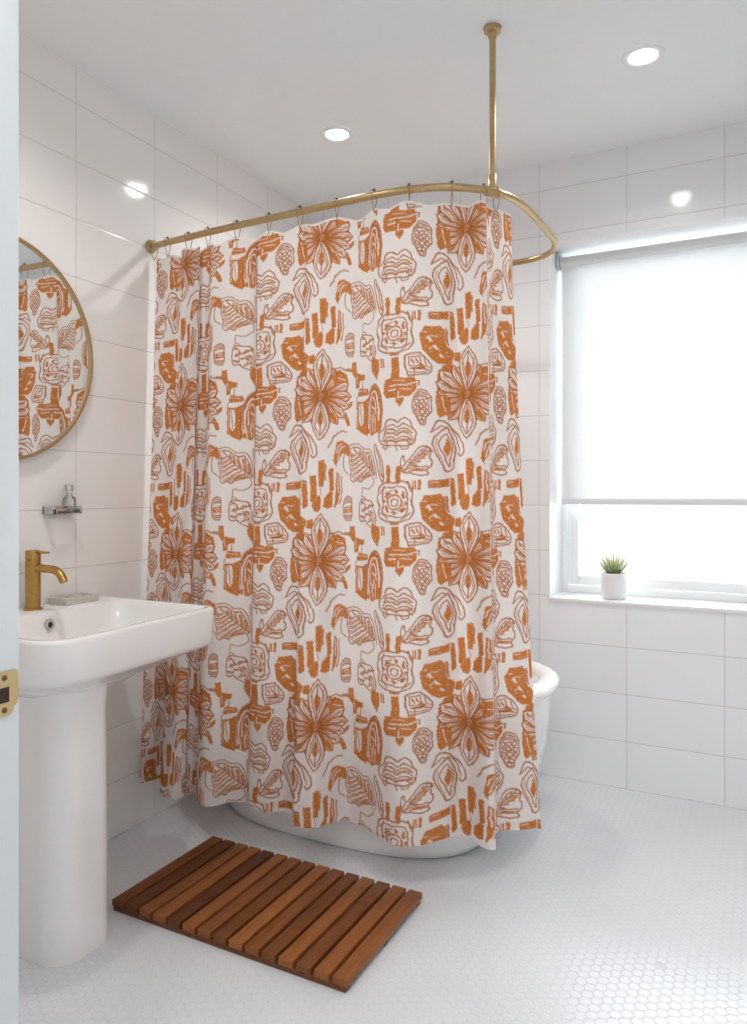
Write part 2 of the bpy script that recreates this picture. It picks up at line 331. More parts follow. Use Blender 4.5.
# ------------------------------------------------------------------ materials
def M(name):
    m = bpy.data.materials.new(name); m.use_nodes = True
    nt = m.node_tree; return m, nt, nt.nodes['Principled BSDF'], nt.nodes['Material Output']
class G:
    """tiny node-graph writer"""
    def __init__(s, nt): s.nt = nt
    def n(s, t, **kw):
        x = s.nt.nodes.new(t)
        for k, v in kw.items(): setattr(x, k, v)
        return x
    def sock(s, node, i, v):
        if hasattr(v, 'is_output'): s.nt.links.new(v, node.inputs[i])
        elif v is not None: node.inputs[i].default_value = v
    def m(s, op, a, b=None, c=None):
        x = s.n('ShaderNodeMath', operation=op); s.sock(x, 0, a); s.sock(x, 1, b); s.sock(x, 2, c); return x.outputs[0]
    def mix(s, f, a, b):
        x = s.n('ShaderNodeMix', data_type='RGBA'); s.sock(x, 0, f); s.sock(x, 6, a); s.sock(x, 7, b); return x.outputs[2]
    def pos(s):
        g = s.n('ShaderNodeNewGeometry'); x = s.n('ShaderNodeSeparateXYZ'); s.nt.links.new(g.outputs['Position'], x.inputs[0]); return g.outputs['Position'], x.outputs
    def ss(s, v, a, b, lo=0., hi=1.):
        x = s.n('ShaderNodeMapRange', interpolation_type='SMOOTHSTEP'); s.sock(x, 0, v); s.sock(x, 1, a); s.sock(x, 2, b); s.sock(x, 3, lo); s.sock(x, 4, hi); return x.outputs[0]
    def comb(s, x, y, z=0.):
        c = s.n('ShaderNodeCombineXYZ'); s.sock(c, 0, x); s.sock(c, 1, y); s.sock(c, 2, z); return c.outputs[0]
    def noise(s, vec, scale, detail=3., rough=.5):
        x = s.n('ShaderNodeTexNoise'); s.sock(x, 'Vector', vec); s.sock(x, 'Scale', scale); s.sock(x, 'Detail', detail); s.sock(x, 'Roughness', rough); return x.outputs[0]
    def bump(s, h, bsdf, strength=.3, dist=.002):
        x = s.n('ShaderNodeBump'); s.sock(x, 'Height', h); s.sock(x, 'Strength', strength); s.sock(x, 'Distance', dist); s.nt.links.new(x.outputs[0], bsdf.inputs['Normal'])
def lin(r, g, b, a=1.):
    f = lambda c: (c/255/12.92 if c/255 <= .04045 else ((c/255+.055)/1.055)**2.4)
    return (f(r), f(g), f(b), a)
def plain(name, col, rough=.4, metal=0., spec=.5, noise=0., nscale=40., coat=0.):
    m, nt, b, _ = M(name); g = G(nt)
    b.inputs['Roughness'].default_value = rough; b.inputs['Metallic'].default_value = metal
    b.inputs['Specular IOR Level'].default_value = spec; b.inputs['Coat Weight'].default_value = coat; b.inputs['Coat Roughness'].default_value = .05
    p, _x = g.pos(); f = g.noise(p, nscale, 4.)
    d = tuple(c*(1-noise) for c in col[:3])+(1.,)
    nt.links.new(g.mix(g.ss(f, .3, .7), col, d), b.inputs['Base Color'])
    return m
def wall_tile(name, axis, off, tint):
    m, nt, b, _ = M(name); g = G(nt); p, x = g.pos()
    W, H = .3567, .19
    ca = g.m('DIVIDE', g.m('SUBTRACT', x[axis], off-20*W), W); cb = g.m('DIVIDE', g.m('ADD', x[2], 10*H), H)
    fa, fb = g.m('FRACT', ca), g.m('FRACT', cb)
    da = g.m('MULTIPLY', g.m('MINIMUM', fa, g.m('SUBTRACT', 1., fa)), W); db = g.m('MULTIPLY', g.m('MINIMUM', fb, g.m('SUBTRACT', 1., fb)), H)
    d = g.m('MINIMUM', da, db)
    t = g.ss(d, .0006, .0017)
    wn = g.n('ShaderNodeTexWhiteNoise', noise_dimensions='2D'); nt.links.new(g.comb(g.m('FLOOR', ca), g.m('FLOOR', cb)), wn.inputs['Vector'])
    tile = g.mix(g.m('MULTIPLY', wn.outputs['Value'], .5), tint, tuple(c*.96 for c in tint[:3])+(1.,))
    nt.links.new(g.mix(t, lin(198, 194, 190), tile), b.inputs['Base Color'])
    nt.links.new(g.ss(t, 0., 1., .7, .10), b.inputs['Roughness'])
    h = g.m('ADD', g.ss(d, .0004, .0035), g.m('MULTIPLY', g.noise(p, 5., 1.), .12))
    g.bump(h, b, .35, .0012)
    b.inputs['Specular IOR Level'].default_value = .5
    return m
def hex_floor():
    m, nt, b, _ = M('white_hexagon_mosaic'); g = G(nt); p, x = g.pos()
    s = .0275
    # rotate the grid slightly so rows follow the room
    px = g.m('ADD', g.m('DIVIDE', x[1], s), 400.); py = g.m('ADD', g.m('DIVIDE', x[0], s), 400.)
    R3 = math.sqrt(3)
    def cell(ox, oy):
        return (g.m('SUBTRACT', g.m('FLOORED_MODULO', g.m('SUBTRACT', px, ox), 1.), .5), g.m('SUBTRACT', g.m('FLOORED_MODULO', g.m('SUBTRACT', py, oy), R3), R3/2))
    ax, ay = cell(0., 0.); bx, by = cell(.5, R3/2)
    la = g.m('ADD', g.m('MULTIPLY', ax, ax), g.m('MULTIPLY', ay, ay)); lb = g.m('ADD', g.m('MULTIPLY', bx, bx), g.m('MULTIPLY', by, by))
    w = g.m('LESS_THAN', la, lb)
    def sel(a, c): return g.m('ADD', g.m('MULTIPLY', a, w), g.m('MULTIPLY', c, g.m('SUBTRACT', 1., w)))
    gx, gy = g.m('ABSOLUTE', sel(ax, bx)), g.m('ABSOLUTE', sel(ay, by))
    hd = g.m('MAXIMUM', gx, g.m('ADD', g.m('MULTIPLY', gx, .5), g.m('MULTIPLY', gy, R3/2)))
    rd = g.m('SQRT', g.m('ADD', g.m('MULTIPLY', gx, gx), g.m('MULTIPLY', gy, gy)))
    e = g.m('SUBTRACT', .5, g.m('ADD', g.m('MULTIPLY', hd, .6), g.m('MULTIPLY', rd, .4)))
    t = g.ss(e, .008, .04)
    big = g.noise(p, 1.6, 3.)
    tile = g.mix(g.ss(big, .35, .65), lin(222, 226, 230), lin(216, 220, 224))
    c = g.mix(t, FLOOR_GROUT, tile)
    # one small worn, greyed spot
    dx, dy = g.m('SUBTRACT', x[0], STAIN[0]), g.m('SUBTRACT', x[1], STAIN[1])
    sp = g.m('SQRT', g.m('ADD', g.m('MULTIPLY', dx, dx), g.m('MULTIPLY', dy, dy)))
    sp = g.m('ADD', sp, g.m('MULTIPLY', g.m('SUBTRACT', g.noise(p, 60., 2.), .5), .02))
    nt.links.new(g.mix(g.ss(sp, .006, .017, .45, 0.), c, lin(165, 168, 172)), b.inputs['Base Color'])
    nt.links.new(g.ss(t, 0., 1., .6, .3), b.inputs['Roughness'])
    g.bump(g.ss(e, .0, .12), b, .32, .0012)
    b.inputs['Specular IOR Level'].default_value = .45
    return m
FLOOR_GROUT = lin(211, 215, 219)
STAIN = STAIN_XY
def wood():
    m, nt, b, _ = M('oiled_teak'); g = G(nt); p, x = g.pos()
    at = g.n('ShaderNodeAttribute', attribute_name='tone')
    sv = g.comb(g.m('MULTIPLY', x[0], 30.), g.m('MULTIPLY', x[1], 2.2), g.m('MULTIPLY', x[2], 30.))
    gr = g.noise(sv, 3.2, 5., .6); fine = g.noise(g.comb(g.m('MULTIPLY', x[0], 260.), g.m('MULTIPLY', x[1], 9.), g.m('MULTIPLY', x[2], 200.)), 1.2, 3.)
    f = g.m('ADD', g.m('MULTIPLY', gr, .42), g.m('MULTIPLY', at.outputs['Fac'], .75))
    cr = g.n('ShaderNodeValToRGB'); nt.links.new(f, cr.inputs[0])
    e = cr.color_ramp.elements; e[0].position = .12; e[0].color = lin(56, 29, 15); e[1].position = .85; e[1].color = lin(168, 104, 54)
    q = e.new(.5); q.color = lin(120, 69, 32)
    nt.links.new(g.mix(g.ss(fine, .45, .7, 0., .35), cr.outputs[0], lin(76, 40, 20)), b.inputs['Base Color'])
    b.inputs['Roughness'].default_value = .42; b.inputs['Specular IOR Level'].default_value = .35
    g.bump(fine, b, .15, .001)
    return m
def printed_cloth():
    m, nt, b, out = M('block_printed_cotton'); g = G(nt)
    at = g.n('ShaderNodeAttribute', attribute_name='print'); sp = g.n('ShaderNodeSeparateColor'); nt.links.new(at.outputs['Color'], sp.inputs[0])
    p, x = g.pos()
    weave = g.noise(p, 260., 2.)
    ink = g.mix(g.noise(p, 25., 3.), lin(206, 129, 60), lin(194, 113, 46))
    c = g.mix(sp.outputs[0], g.mix(weave, lin(239, 232, 228), lin(232, 225, 221)), ink)
    c = g.mix(g.m('MULTIPLY', sp.outputs[1], .95), c, lin(158, 98, 58))
    nt.links.new(c, b.inputs['Base Color']); b.inputs['Roughness'].default_value = .9; b.inputs['Specular IOR Level'].default_value = .15
    g.bump(g.m('ADD', g.noise(p, 14., 3.), g.m('MULTIPLY', weave, .1)), b, .25, .004)
    tr = g.n('ShaderNodeBsdfTranslucent'); nt.links.new(c, tr.inputs[0])
    mx = g.n('ShaderNodeMixShader'); mx.inputs[0].default_value = .22
    nt.links.new(b.outputs[0], mx.inputs[1]); nt.links.new(tr.outputs[0], mx.inputs[2]); nt.links.new(mx.outputs[0], out.inputs[0])
    return m
def blind_cloth():
    m, nt, b, out = M('white_blind_fabric'); g = G(nt); p, x = g.pos()
    c = g.mix(g.noise(p, 300., 2.), (.86, .87, .87, 1), (.80, .815, .82, 1))
    nt.links.new(c, b.inputs['Base Color']); b.inputs['Roughness'].default_value = .9
    tr = g.n('ShaderNodeBsdfTranslucent'); nt.links.new(c, tr.inputs[0])
    mx = g.n('ShaderNodeMixShader'); mx.inputs[0].default_value = .255
    nt.links.new(b.outputs[0], mx.inputs[1]); nt.links.new(tr.outputs[0], mx.inputs[2]); nt.links.new(mx.outputs[0], out.inputs[0])
    return m
def clear_glass(name, tint=(1, 1, 1, 1), base=.06):
    m, nt, b, out = M(name); g = G(nt); nt.nodes.remove(b)
    t = g.n('ShaderNodeBsdfTransparent'); t.inputs[0].default_value = tint
    gl = g.n('ShaderNodeBsdfGlossy'); gl.inputs['Roughness'].default_value = .02
    lw = g.n('ShaderNodeLayerWeight'); lw.inputs[0].default_value = .35
    p, x = g.pos()
    f = g.m('ADD', g.m('MULTIPLY', lw.outputs['Fresnel'], .8), base)
    mx = g.n('ShaderNodeMixShader'); nt.links.new(f, mx.inputs[0]); nt.links.new(t.outputs[0], mx.inputs[1]); nt.links.new(gl.outputs[0], mx.inputs[2]); nt.links.new(mx.outputs[0], out.inputs[0])
    return m
def glow(name, col, s):
    m, nt, b, out = M(name); b.inputs['Base Color'].default_value = (.9, .9, .9, 1)
    b.inputs['Emission Color'].default_value = col; b.inputs['Emission Strength'].default_value = s
    return m

TILE_L = wall_tile('white_wall_tile_left', 1, .011, lin(243, 241, 239))
TILE_B = wall_tile('white_wall_tile_back', 0, .0835, lin(240, 242, 245))
FLOORM = hex_floor()
CEILM = plain('matt_ceiling_paint', lin(240, 243, 244), .9, noise=.01)
PAINT = plain('satin_white_paint', lin(240, 241, 242), .35, noise=.01)
FRAME = plain('white_window_frame', lin(236, 238, 240), .35, noise=.01)
CERAMIC = plain('glazed_white_ceramic', lin(243, 242, 241), .08, noise=.01, coat=.4)
ENAMEL = plain('white_bath_enamel', lin(244, 244, 243), .12, noise=.01, coat=.3)
BRASS = plain('brushed_brass', lin(194, 168, 124), .30, 1., noise=.12, nscale=90.)
GOLD = plain('satin_gold_brass', lin(190, 150, 84), .32, 1., noise=.10, nscale=120.)
PLATE = plain('brass_strike_plate', lin(214, 192, 146), .36, .85, noise=.1)
HOLE_SHADE = plain('latch_recess_shade', lin(52, 34, 22), .8)
CHROME = plain('polished_chrome', lin(205, 203, 200), .12, 1., noise=.05)
NICKEL = plain('antique_brass_ring', lin(168, 142, 100), .3, .95, noise=.1)
BEADM = plain('dark_brass_bead', lin(120, 92, 58), .4, .6, noise=.2)
SILVER = plain('silver_mirror', lin(236, 238, 236), .0, 1.)
STONE = plain('warm_grey_stone', lin(208, 202, 194), .7, noise=.12, nscale=160.)
POTM = plain('matt_white_pot', lin(232, 233, 235), .55, noise=.03)
SOILM = plain('dark_soil', lin(70, 56, 44), .95, noise=.5, nscale=200.)
BLACKM = plain('overflow_shade', lin(40, 38, 36), .5)
WOOD = wood(); CLOTH = printed_cloth(); BLINDM = blind_cloth()
PANE = clear_glass('window_glass', base=.03)
BOTTLE = clear_glass('clear_bottle_glass', (.97, .975, .97, 1), .05)
LEAFM = None

# ------------------------------------------------------------------ the room
CH = 2.588; RW = 2.55; FY = -2.4835
WX0, WX1, WZ0, WZ1 = 1.196, 2.32, .75, 2.24
struct('floor', box(-.15, RW+.15, -4.3, .26, -.1, 0), FLOORM)
struct('ceiling', box(-.15, RW+.15, -4.3, .26, CH, CH+.1), CEILM)
struct('wall_left', box(-.15, 0, FY-.12, .26, 0, CH), TILE_L)
struct('wall_right', box(RW, RW+.15, FY-.12, .26, 0, CH), TILE_L)
struct('wall_back', join(box(0, WX0, 0, .26, 0, CH), box(WX1, RW, 0, .26, 0, CH), box(WX0, WX1, 0, .26, 0, WZ0), box(WX0, WX1, 0, .26, WZ1, CH)), TILE_B)
DX0, DX1, DH = 1.134, 2.06, 2.06
struct('wall_front', join(box(0, DX0-.02, FY-.12, FY-.006, 0, CH), box(DX1+.02, RW, FY-.12, FY-.006, 0, CH), box(DX0-.02, DX1+.02, FY-.12, FY-.006, DH+.02, CH)), PAINT)
struct('wall_hall', join(box(.55, .7, -4.3, FY-.125, 0, CH), box(RW+.15, RW+.3, -4.3, FY-.125, 0, CH), box(.55, RW+.3, -4.45, -4.3, 0, CH)), PAINT)  # unseen hall enclosure, put in to keep sky light off the jamb
jamb = struct('trim_1', join(box(DX0-.02, DX0, FY-.135, FY, 0, DH, .003), box(DX1, DX1+.02, FY-.135, FY, 0, DH, .003), box(DX0-.02, DX1+.02, FY-.135, FY, DH, DH+.02, .003)), plain('cool_white_jamb_paint', lin(216, 222, 226), .4, noise=.01), smooth=40,
              label='white painted door jamb at the left edge of the view')
# strike plate let into the jamb
def flat_x(pts, x0, x1):
    return loft([[(x0, y, z) for y, z in pts], [(x1, y, z) for y, z in pts]])
pl = [(-2.5455, .968), (-2.4935, .9700), (-2.4895, .9695), (-2.4875, .966), (-2.4868, .955), (-2.4866, .940), (-2.4868, .930), (-2.4885, .9255), (-2.4935, .9225), (-2.4940, .918), (-2.4965, .9145), (-2.5020, .9125), (-2.5455, .9125)]
st = obj('strike_plate', flat_x(pl, DX0, DX0+.0022), PLATE, jamb, 30, label='brass strike plate')
obj('latch_hole_shade', flat_x([(-2.535, .930), (-2.5005, .930), (-2.5005, .9495), (-2.535, .9495)], DX0+.001, DX0+.0026), HOLE_SHADE, st, 0)  # solid dark slab: shade inside the latch opening given as colour
for z in (.9615, .9205):
    obj('screw', join(lathe([(.0038, .0022), (.0034, .0034), (0.0008, .0036)], (DX0, -2.507, z), 16, 'x'), box(DX0+.0034, DX0+.004, -2.510, -2.504, z-.0004, z+.0004)), BEADM, st)

# window
win = thing('window_1', 'white framed window half covered by the roller blind', 'window', (WX0, .2, WZ0)); win['kind'] = 'structure'
obj('reveal', join(box(WX0, WX0+.004, -.001, .2, WZ0, WZ1), box(WX1-.004, WX1, -.001, .2, WZ0, WZ1), box(WX0, WX1, -.001, .2, WZ1-.004, WZ1)), PAINT, win, 0)
obj('sill', box(WX0, WX1, -.006, .2, WZ0-.012, WZ0+.003, .002), PAINT, win)
def ring_frame(x0, x1, z0, z1, w, y0, y1, wb=None, bev=.003):
    wb = wb or w
    return join(box(x0, x0+w, y0, y1, z0, z1, bev), box(x1-w, x1, y0, y1, z0, z1, bev), box(x0+w, x1-w, y0, y1, z0, z0+wb, bev), box(x0+w, x1-w, y0, y1, z1-w, z1, bev))
obj('outer_frame', ring_frame(WX0+.004, WX1-.004, WZ0+.003, WZ1-.004, .028, .195, .26, .03), FRAME, win)
sash = obj('sash', ring_frame(WX0+.036, WX1-.036, WZ0+.036, WZ1-.036, .042, .206, .248, .042), FRAME, win)
obj('pane', box(WX0+.074, WX1-.074, .226, .230, WZ0+.074, WZ1-.074), PANE, sash, 0)

# ------------------------------------------------------------------ roller blind
bl = thing('roller_blind', 'white roller blind drawn halfway down the window', 'blind', (1.75, .12, 1.14))
obj('blind_fabric', box(1.219, 2.297, .136, .1372, 1.165, 2.20), BLINDM, bl, 0)
obj('roller_tube', lathe([(.0, -.0), (.021, 0), (.021, 1.078), (0, 1.078)], (1.219, .118, 2.192), 32, 'x', False, False), BLINDM, bl)
obj('bottom_bar', box(1.219, 2.297, .130, .143, 1.141, 1.168, .004), plain('pale_grey_blind_bar', lin(226, 230, 232), .45), bl)
for x0, x1 in ((1.2, 1.216), (2.3, 2.316)):
    obj('bracket', box(x0, x1, .09, .146, 2.162, 2.236, .004), plain('grey_blind_bracket', lin(190, 194, 198), .4), bl)

# ------------------------------------------------------------------ bathtub
BX, BY = .700, -.635
tub = thing('bathtub', 'white freestanding roll top bathtub behind the shower curtain', 'bathtub', (BX, BY, 0))
prof = [(.44, .220, .004, -.065), (.512, .322, .0, -.065), (.526, .331, .008, -.063), (.548, .337, .04, -.052), (.578, .342, .10, -.032), (.612, .347, .20, -.010), (.636, .348, .34, 0), (.650, .356, .48, 0), (.655, .362, .53, 0)]
body = [sell(BX+dx, BY, a, b, z, 2.8-.6*z) for a, b, z, dx in prof]
inner = [sell(BX, BY, a, b, z, 2.4) for a, b, z in ((.610, .330, .545), (.580, .300, .50), (.53, .265, .32), (.46, .22, .16), (.36, .16, .12))]
obj('tub_shell', loft(body+inner), ENAMEL, tub, 60)
rim = []
for i in range(17):
    a = PI*1.5-i*2*PI/16
    rim.append(sell(BX, BY, .644+.036*math.cos(a), .360+.036*math.cos(a), .541+.026*math.sin(a), 2.4))
obj('rolled_rim', loft(rim, False, False), ENAMEL, tub, 60)
obj('waste_ring', lathe([(.0, .001), (.03, .001), (.03, .004), (.02, .005), (0, .004)], (BX, BY, .121), 24, 'z', False, False), CHROME, tub)

# ------------------------------------------------------------------ curtain rail
RZ = 2.096
RAIL = [(.0, -1.083), (.12, -1.092), (.32, -1.106), (.5, -1.113), (.68, -1.118), (.85, -1.124), (.98, -1.125), (1.09, -1.11), (1.18, -1.075), (1.25, -1.02), (1.29, -.97), (1.315, -.91), (1.328, -.83), (1.334, -.7), (1.335, -.56), (1.333, -.47), (1.322, -.41), (1.29, -.345), (1.23, -.3), (1.13, -.28), (.8, -.275), (0, -.27)]
rail = thing('curtain_rail', 'brass D shaped shower rail with a drop rod from the ceiling', 'curtain rail', (0, -.7, RZ))
obj('rail', tube(spline([(x, y, RZ) for x, y in RAIL], 10), .0115, 16), BRASS, rail, 60)
for y in (-1.083, -.27):
    obj('wall_flange', lathe([(.024, .0005), (.024, .006), (.018, .010), (.0165, .03), (.013, .032)], (0, y, RZ), 28, 'x'), BRASS, rail)
PX, PY = 1.276, -.985
obj('drop_rod', lathe([(.0095, -.0), (.0095, CH-RZ-.002)], (PX, PY, RZ), 20), BRASS, rail)
obj('ceiling_flange', lathe([(.0105, -.034), (.0125, -.030), (.0135, -.016), (.025, -.012), (.027, -.0005)], (PX, PY, CH), 32), BRASS, rail)
obj('tee_joint', join(lathe([(.0125, .008), (.0125, .05), (.0105, .053)], (PX, PY, RZ), 20), tube(spline([(1.262, -1.005, RZ), (1.276, -.988, RZ), (1.29, -.968, RZ)], 4), .0155, 16)), BRASS, rail)

# ------------------------------------------------------------------ shower curtain
HEM = .15
KNOTS = np.array([
(0.021,-1.070, 0.012,-1.145, -405), (0.089,-1.074, 0.027,-1.111, -381), (0.154,-1.079, 0.039,-1.073, -359), (0.179,-1.112, 0.172,-1.194, -352),
(0.228,-1.116, 0.211,-1.193, -335), (0.266,-1.119, 0.227,-1.156, -318), (0.230,-1.088, 0.174,-1.106, -292), (0.235,-1.092, 0.210,-1.137, -266),
(0.300,-1.091, 0.242,-1.101, -230), (0.288,-1.088, 0.199,-1.062, -195), (0.327,-1.123, 0.337,-1.191, -152), (0.367,-1.125, 0.366,-1.181, -140),
(0.435,-1.115, 0.399,-1.123, -113), (0.502,-1.111, 0.451,-1.091, -91), (0.489,-1.095, 0.437,-1.076, -83), (0.509,-1.109, 0.487,-1.126, -74),
(0.581,-1.119, 0.553,-1.136, -56), (0.666,-1.113, 0.605,-1.100, -31), (0.692,-1.117, 0.639,-1.112, -23), (0.720,-1.138, 0.693,-1.173, -17),
(0.765,-1.139, 0.751,-1.163, -2), (0.815,-1.119, 0.779,-1.113, 15), (0.872,-1.105, 0.825,-1.060, 41), (0.914,-1.113, 0.886,-1.080, 62),
(0.963,-1.133, 0.952,-1.111, 84), (1.034,-1.142, 1.035,-1.144, 105), (1.091,-1.132, 1.087,-1.116, 124), (1.150,-1.090, 1.136,-1.048, 148),
(1.195,-1.044, 1.183,-0.987, 168), (1.261,-1.038, 1.284,-1.042, 193), (1.270,-1.028, 1.301,-1.029, 198), (1.261,-1.011, 1.268,-0.965, 240),
(1.265,-0.984, 1.271,-0.918, 288), (1.286,-0.944, 1.328,-0.874, 312), (1.306,-0.897, 1.383,-0.834, 336)])
def pchip(x, y, q):
    h = np.diff(x); d = np.diff(y)/h; m = np.zeros_like(y)
    for i in range(1, len(x)-1):
        if d[i-1]*d[i] > 0:
            w1, w2 = 2*h[i]+h[i-1], h[i]+2*h[i-1]; m[i] = (w1+w2)/(w1/d[i-1]+w2/d[i])
    m[0], m[-1] = d[0], d[-1]
    i = np.clip(np.searchsorted(x, q, 'right')-1, 0, len(x)-2); t = (q-x[i])/h[i]
    return y[i]*(1+2*t)*(1-t)**2+h[i]*m[i]*t*(1-t)**2+y[i+1]*t*t*(3-2*t)+h[i]*m[i+1]*t*t*(t-1)
RING_AT = [(.036, -1.086, -.07), (.091, -1.090, -.07), (.193, -1.098, -.06), (.289, -1.104, -.05), (.419, -1.110, -.04), (.553, -1.114, -.03)]
def build_curtain():
    ks = [0.]; cols = []
    for a, b in zip(KNOTS[:-1], KNOTS[1:]):
        n = int(330*max(np.hypot(b[2]-a[2], b[3]-a[3]), np.hypot(b[0]-a[0], b[1]-a[1]))+.28*abs(b[4]-a[4])+4)
        cols.append(n); ks.append(ks[-1]+np.hypot(b[2]-a[2], b[3]-a[3])+np.hypot(b[0]-a[0], b[1]-a[1])+.004)
    ks = np.array(ks)
    q = np.concatenate([np.linspace(ks[i], ks[i+1], n, endpoint=False) for i, n in enumerate(cols)]+[ks[-1:]])
    tx, ty, bx, by, u = [pchip(ks, KNOTS[:, i].copy(), q) for i in range(5)]
    # hung from the rings: the top edge sags between them
    dips = np.min(np.abs(tx[:, None]-np.array([r[0] for r in RINGS])[None]), 1)
    zt = 2.056-.016*np.clip(dips/.055, 0, 1)**1.3
    NR = 720
    s = np.linspace(0, 1, NR)
    w = (s**1.22)[:, None]
    Z = zt[None]*(1-s[:, None])+HEM*s[:, None]
    X = tx[None]*(1-w)+bx[None]*w; Y = ty[None]*(1-w)+by[None]*w
    # loose undulation of the cloth, strongest half way down
    un = np.sin(u*.071+1.3)[None]*np.sin(PI*s)[:, None]*.004+np.sin(u*.19+s[:, None]*7)*.0016*np.sin(PI*s)[:, None]
    Y = Y+un; X = np.maximum(X, .004)
    # print coordinates
    per = np.interp(u, [-60, 190, 210, 285], [.524, .492, .492, .530]); zc = np.interp(u, [-60, 190, 210, 285], [1.4995, 1.4895, 1.4895, 1.5095])
    per2 = np.interp(u, [-290, -240, 500], [.468, .524, .524]); per2 = np.where(u > -240, per, per2)
    per3 = np.interp(u, [60, 180, 210, 285], [.491, .492, .492, .530])
    V = -(np.clip(Z, 1.02, 1.62)-zc[None])/per[None]*PH-np.maximum(Z-1.62, 0)/per3[None]*PH-(np.minimum(Z, 1.02)-1.02)/per2[None]*PH
    U = np.broadcast_to(u[None], V.shape)
    S, L = make_print()
    def samp(T):
        k = np.ones(4)/4
        for ax in (0, 1):
            T = sum(np.roll(T, o, ax) for o in (-1, 0, 1))/3
        fx, fy = np.mod(U*RES-.5, T.shape[1]), np.mod(V*RES-.5, T.shape[0])
        x0, y0 = fx.astype(int) % T.shape[1], fy.astype(int) % T.shape[0]; ax, ay = fx-np.floor(fx), fy-np.floor(fy)
        x1, y1 = (x0+1) % T.shape[1], (y0+1) % T.shape[0]
        return (T[y0, x0]*(1-ax)+T[y0, x1]*ax)*(1-ay)+(T[y1, x0]*(1-ax)+T[y1, x1]*ax)*ay
    S, L = samp(S), samp(L)
    S = S*np.where(s < .004, 0, 1)[:, None]; L = L*np.where(s < .004, 0, 1)[:, None]
    NC = len(q); nv = NR*NC
    me = bpy.data.meshes.new('shower_curtain')
    me.vertices.add(nv); me.vertices.foreach_set('co', np.stack([X, Y, Z], -1).astype(np.float32).ravel())
    idx = np.arange(nv).reshape(NR, NC)
    quads = np.stack([idx[:-1, :-1], idx[1:, :-1], idx[1:, 1:], idx[:-1, 1:]], -1).reshape(-1, 4)
    nf = len(quads)
    me.loops.add(nf*4); me.loops.foreach_set('vertex_index', quads.ravel().astype(np.int32))
    me.polygons.add(nf); me.polygons.foreach_set('loop_start', np.arange(0, nf*4, 4, dtype=np.int32))
    me.update(calc_edges=True)
    me.polygons.foreach_set('use_smooth', np.ones(nf, bool))
    at = me.attributes.new('print', 'FLOAT_COLOR', 'POINT')
    at.data.foreach_set('color', np.stack([S, L, S*0, S*0+1], -1).astype(np.float32).ravel())
    me.materials.append(CLOTH); me.validate()
    print('curtain', NR, NC, nv)
    o = put(bpy.data.objects.new('shower_curtain', me), None, 'white shower curtain block printed with rust orange flowers, leaves and pots', 'shower curtain')
    return o
RINGS = [(0.022,-1.085,-0.07), (0.092,-1.090,-0.08), (0.195,-1.097,-0.07), (0.289,-1.104,-0.05), (0.419,-1.110,-0.03), (0.553,-1.114,-0.03), (0.677,-1.118,-0.03), (0.817,-1.123,-0.03), (0.949,-1.126,0.00), (1.061,-1.115,.14), (1.181,-1.074,.42), (1.258,-1.012,.72), (1.285,-.977,.90)]
build_curtain()
ORD = ['first', 'second', 'third', 'fourth', 'fifth', 'sixth', 'seventh', 'eighth', 'ninth', 'tenth', 'eleventh', 'twelfth', 'thirteenth']
def ring_geo():
    # an upright elongated loop: over the rail, down through the top of the cloth
    P = []
    for i in range(28):
        a = 2*PI*i/28; x, z = math.sin(a), math.cos(a)
        P.append((.003*math.sin(2*a), .0175*x*(1-.22*(z < 0)*abs(z)), (.0165*z if z > 0 else .052*z)))
    return tube(P, .0013, 8, True)
ring0 = None
for i, (x, y, a) in enumerate(RINGS):
    lab = f'{ORD[i]} brass curtain ring from the tiled left wall along the rail' if i < 12 else 'brass curtain ring nearest the drop rod, last on the rail'
    if ring0 is None:
        ring0 = thing('curtain_ring', lab, 'curtain ring', (0, 0, 0), 'curtain rings along the rail')
        w = obj('wire_loop', ring_geo(), NICKEL, ring0, 60)
        b = obj('roller_bead', lathe([(.0006, -.0045), (.003, -.0038), (.0042, 0), (.003, .0038), (.0006, .0045)], (0, 0, .0172), 14, 'y'), BEADM, ring0, 60)
        r = ring0
    else:
        r = ring0.copy(); COL.objects.link(r); r['label'] = lab
        for ch in (w, b):
            c = ch.copy(); COL.objects.link(c); c.parent = r
    r.location = (x, y, RZ-.0005); r.rotation_euler = (0, 0, a+(.12 if i % 2 else -.1))

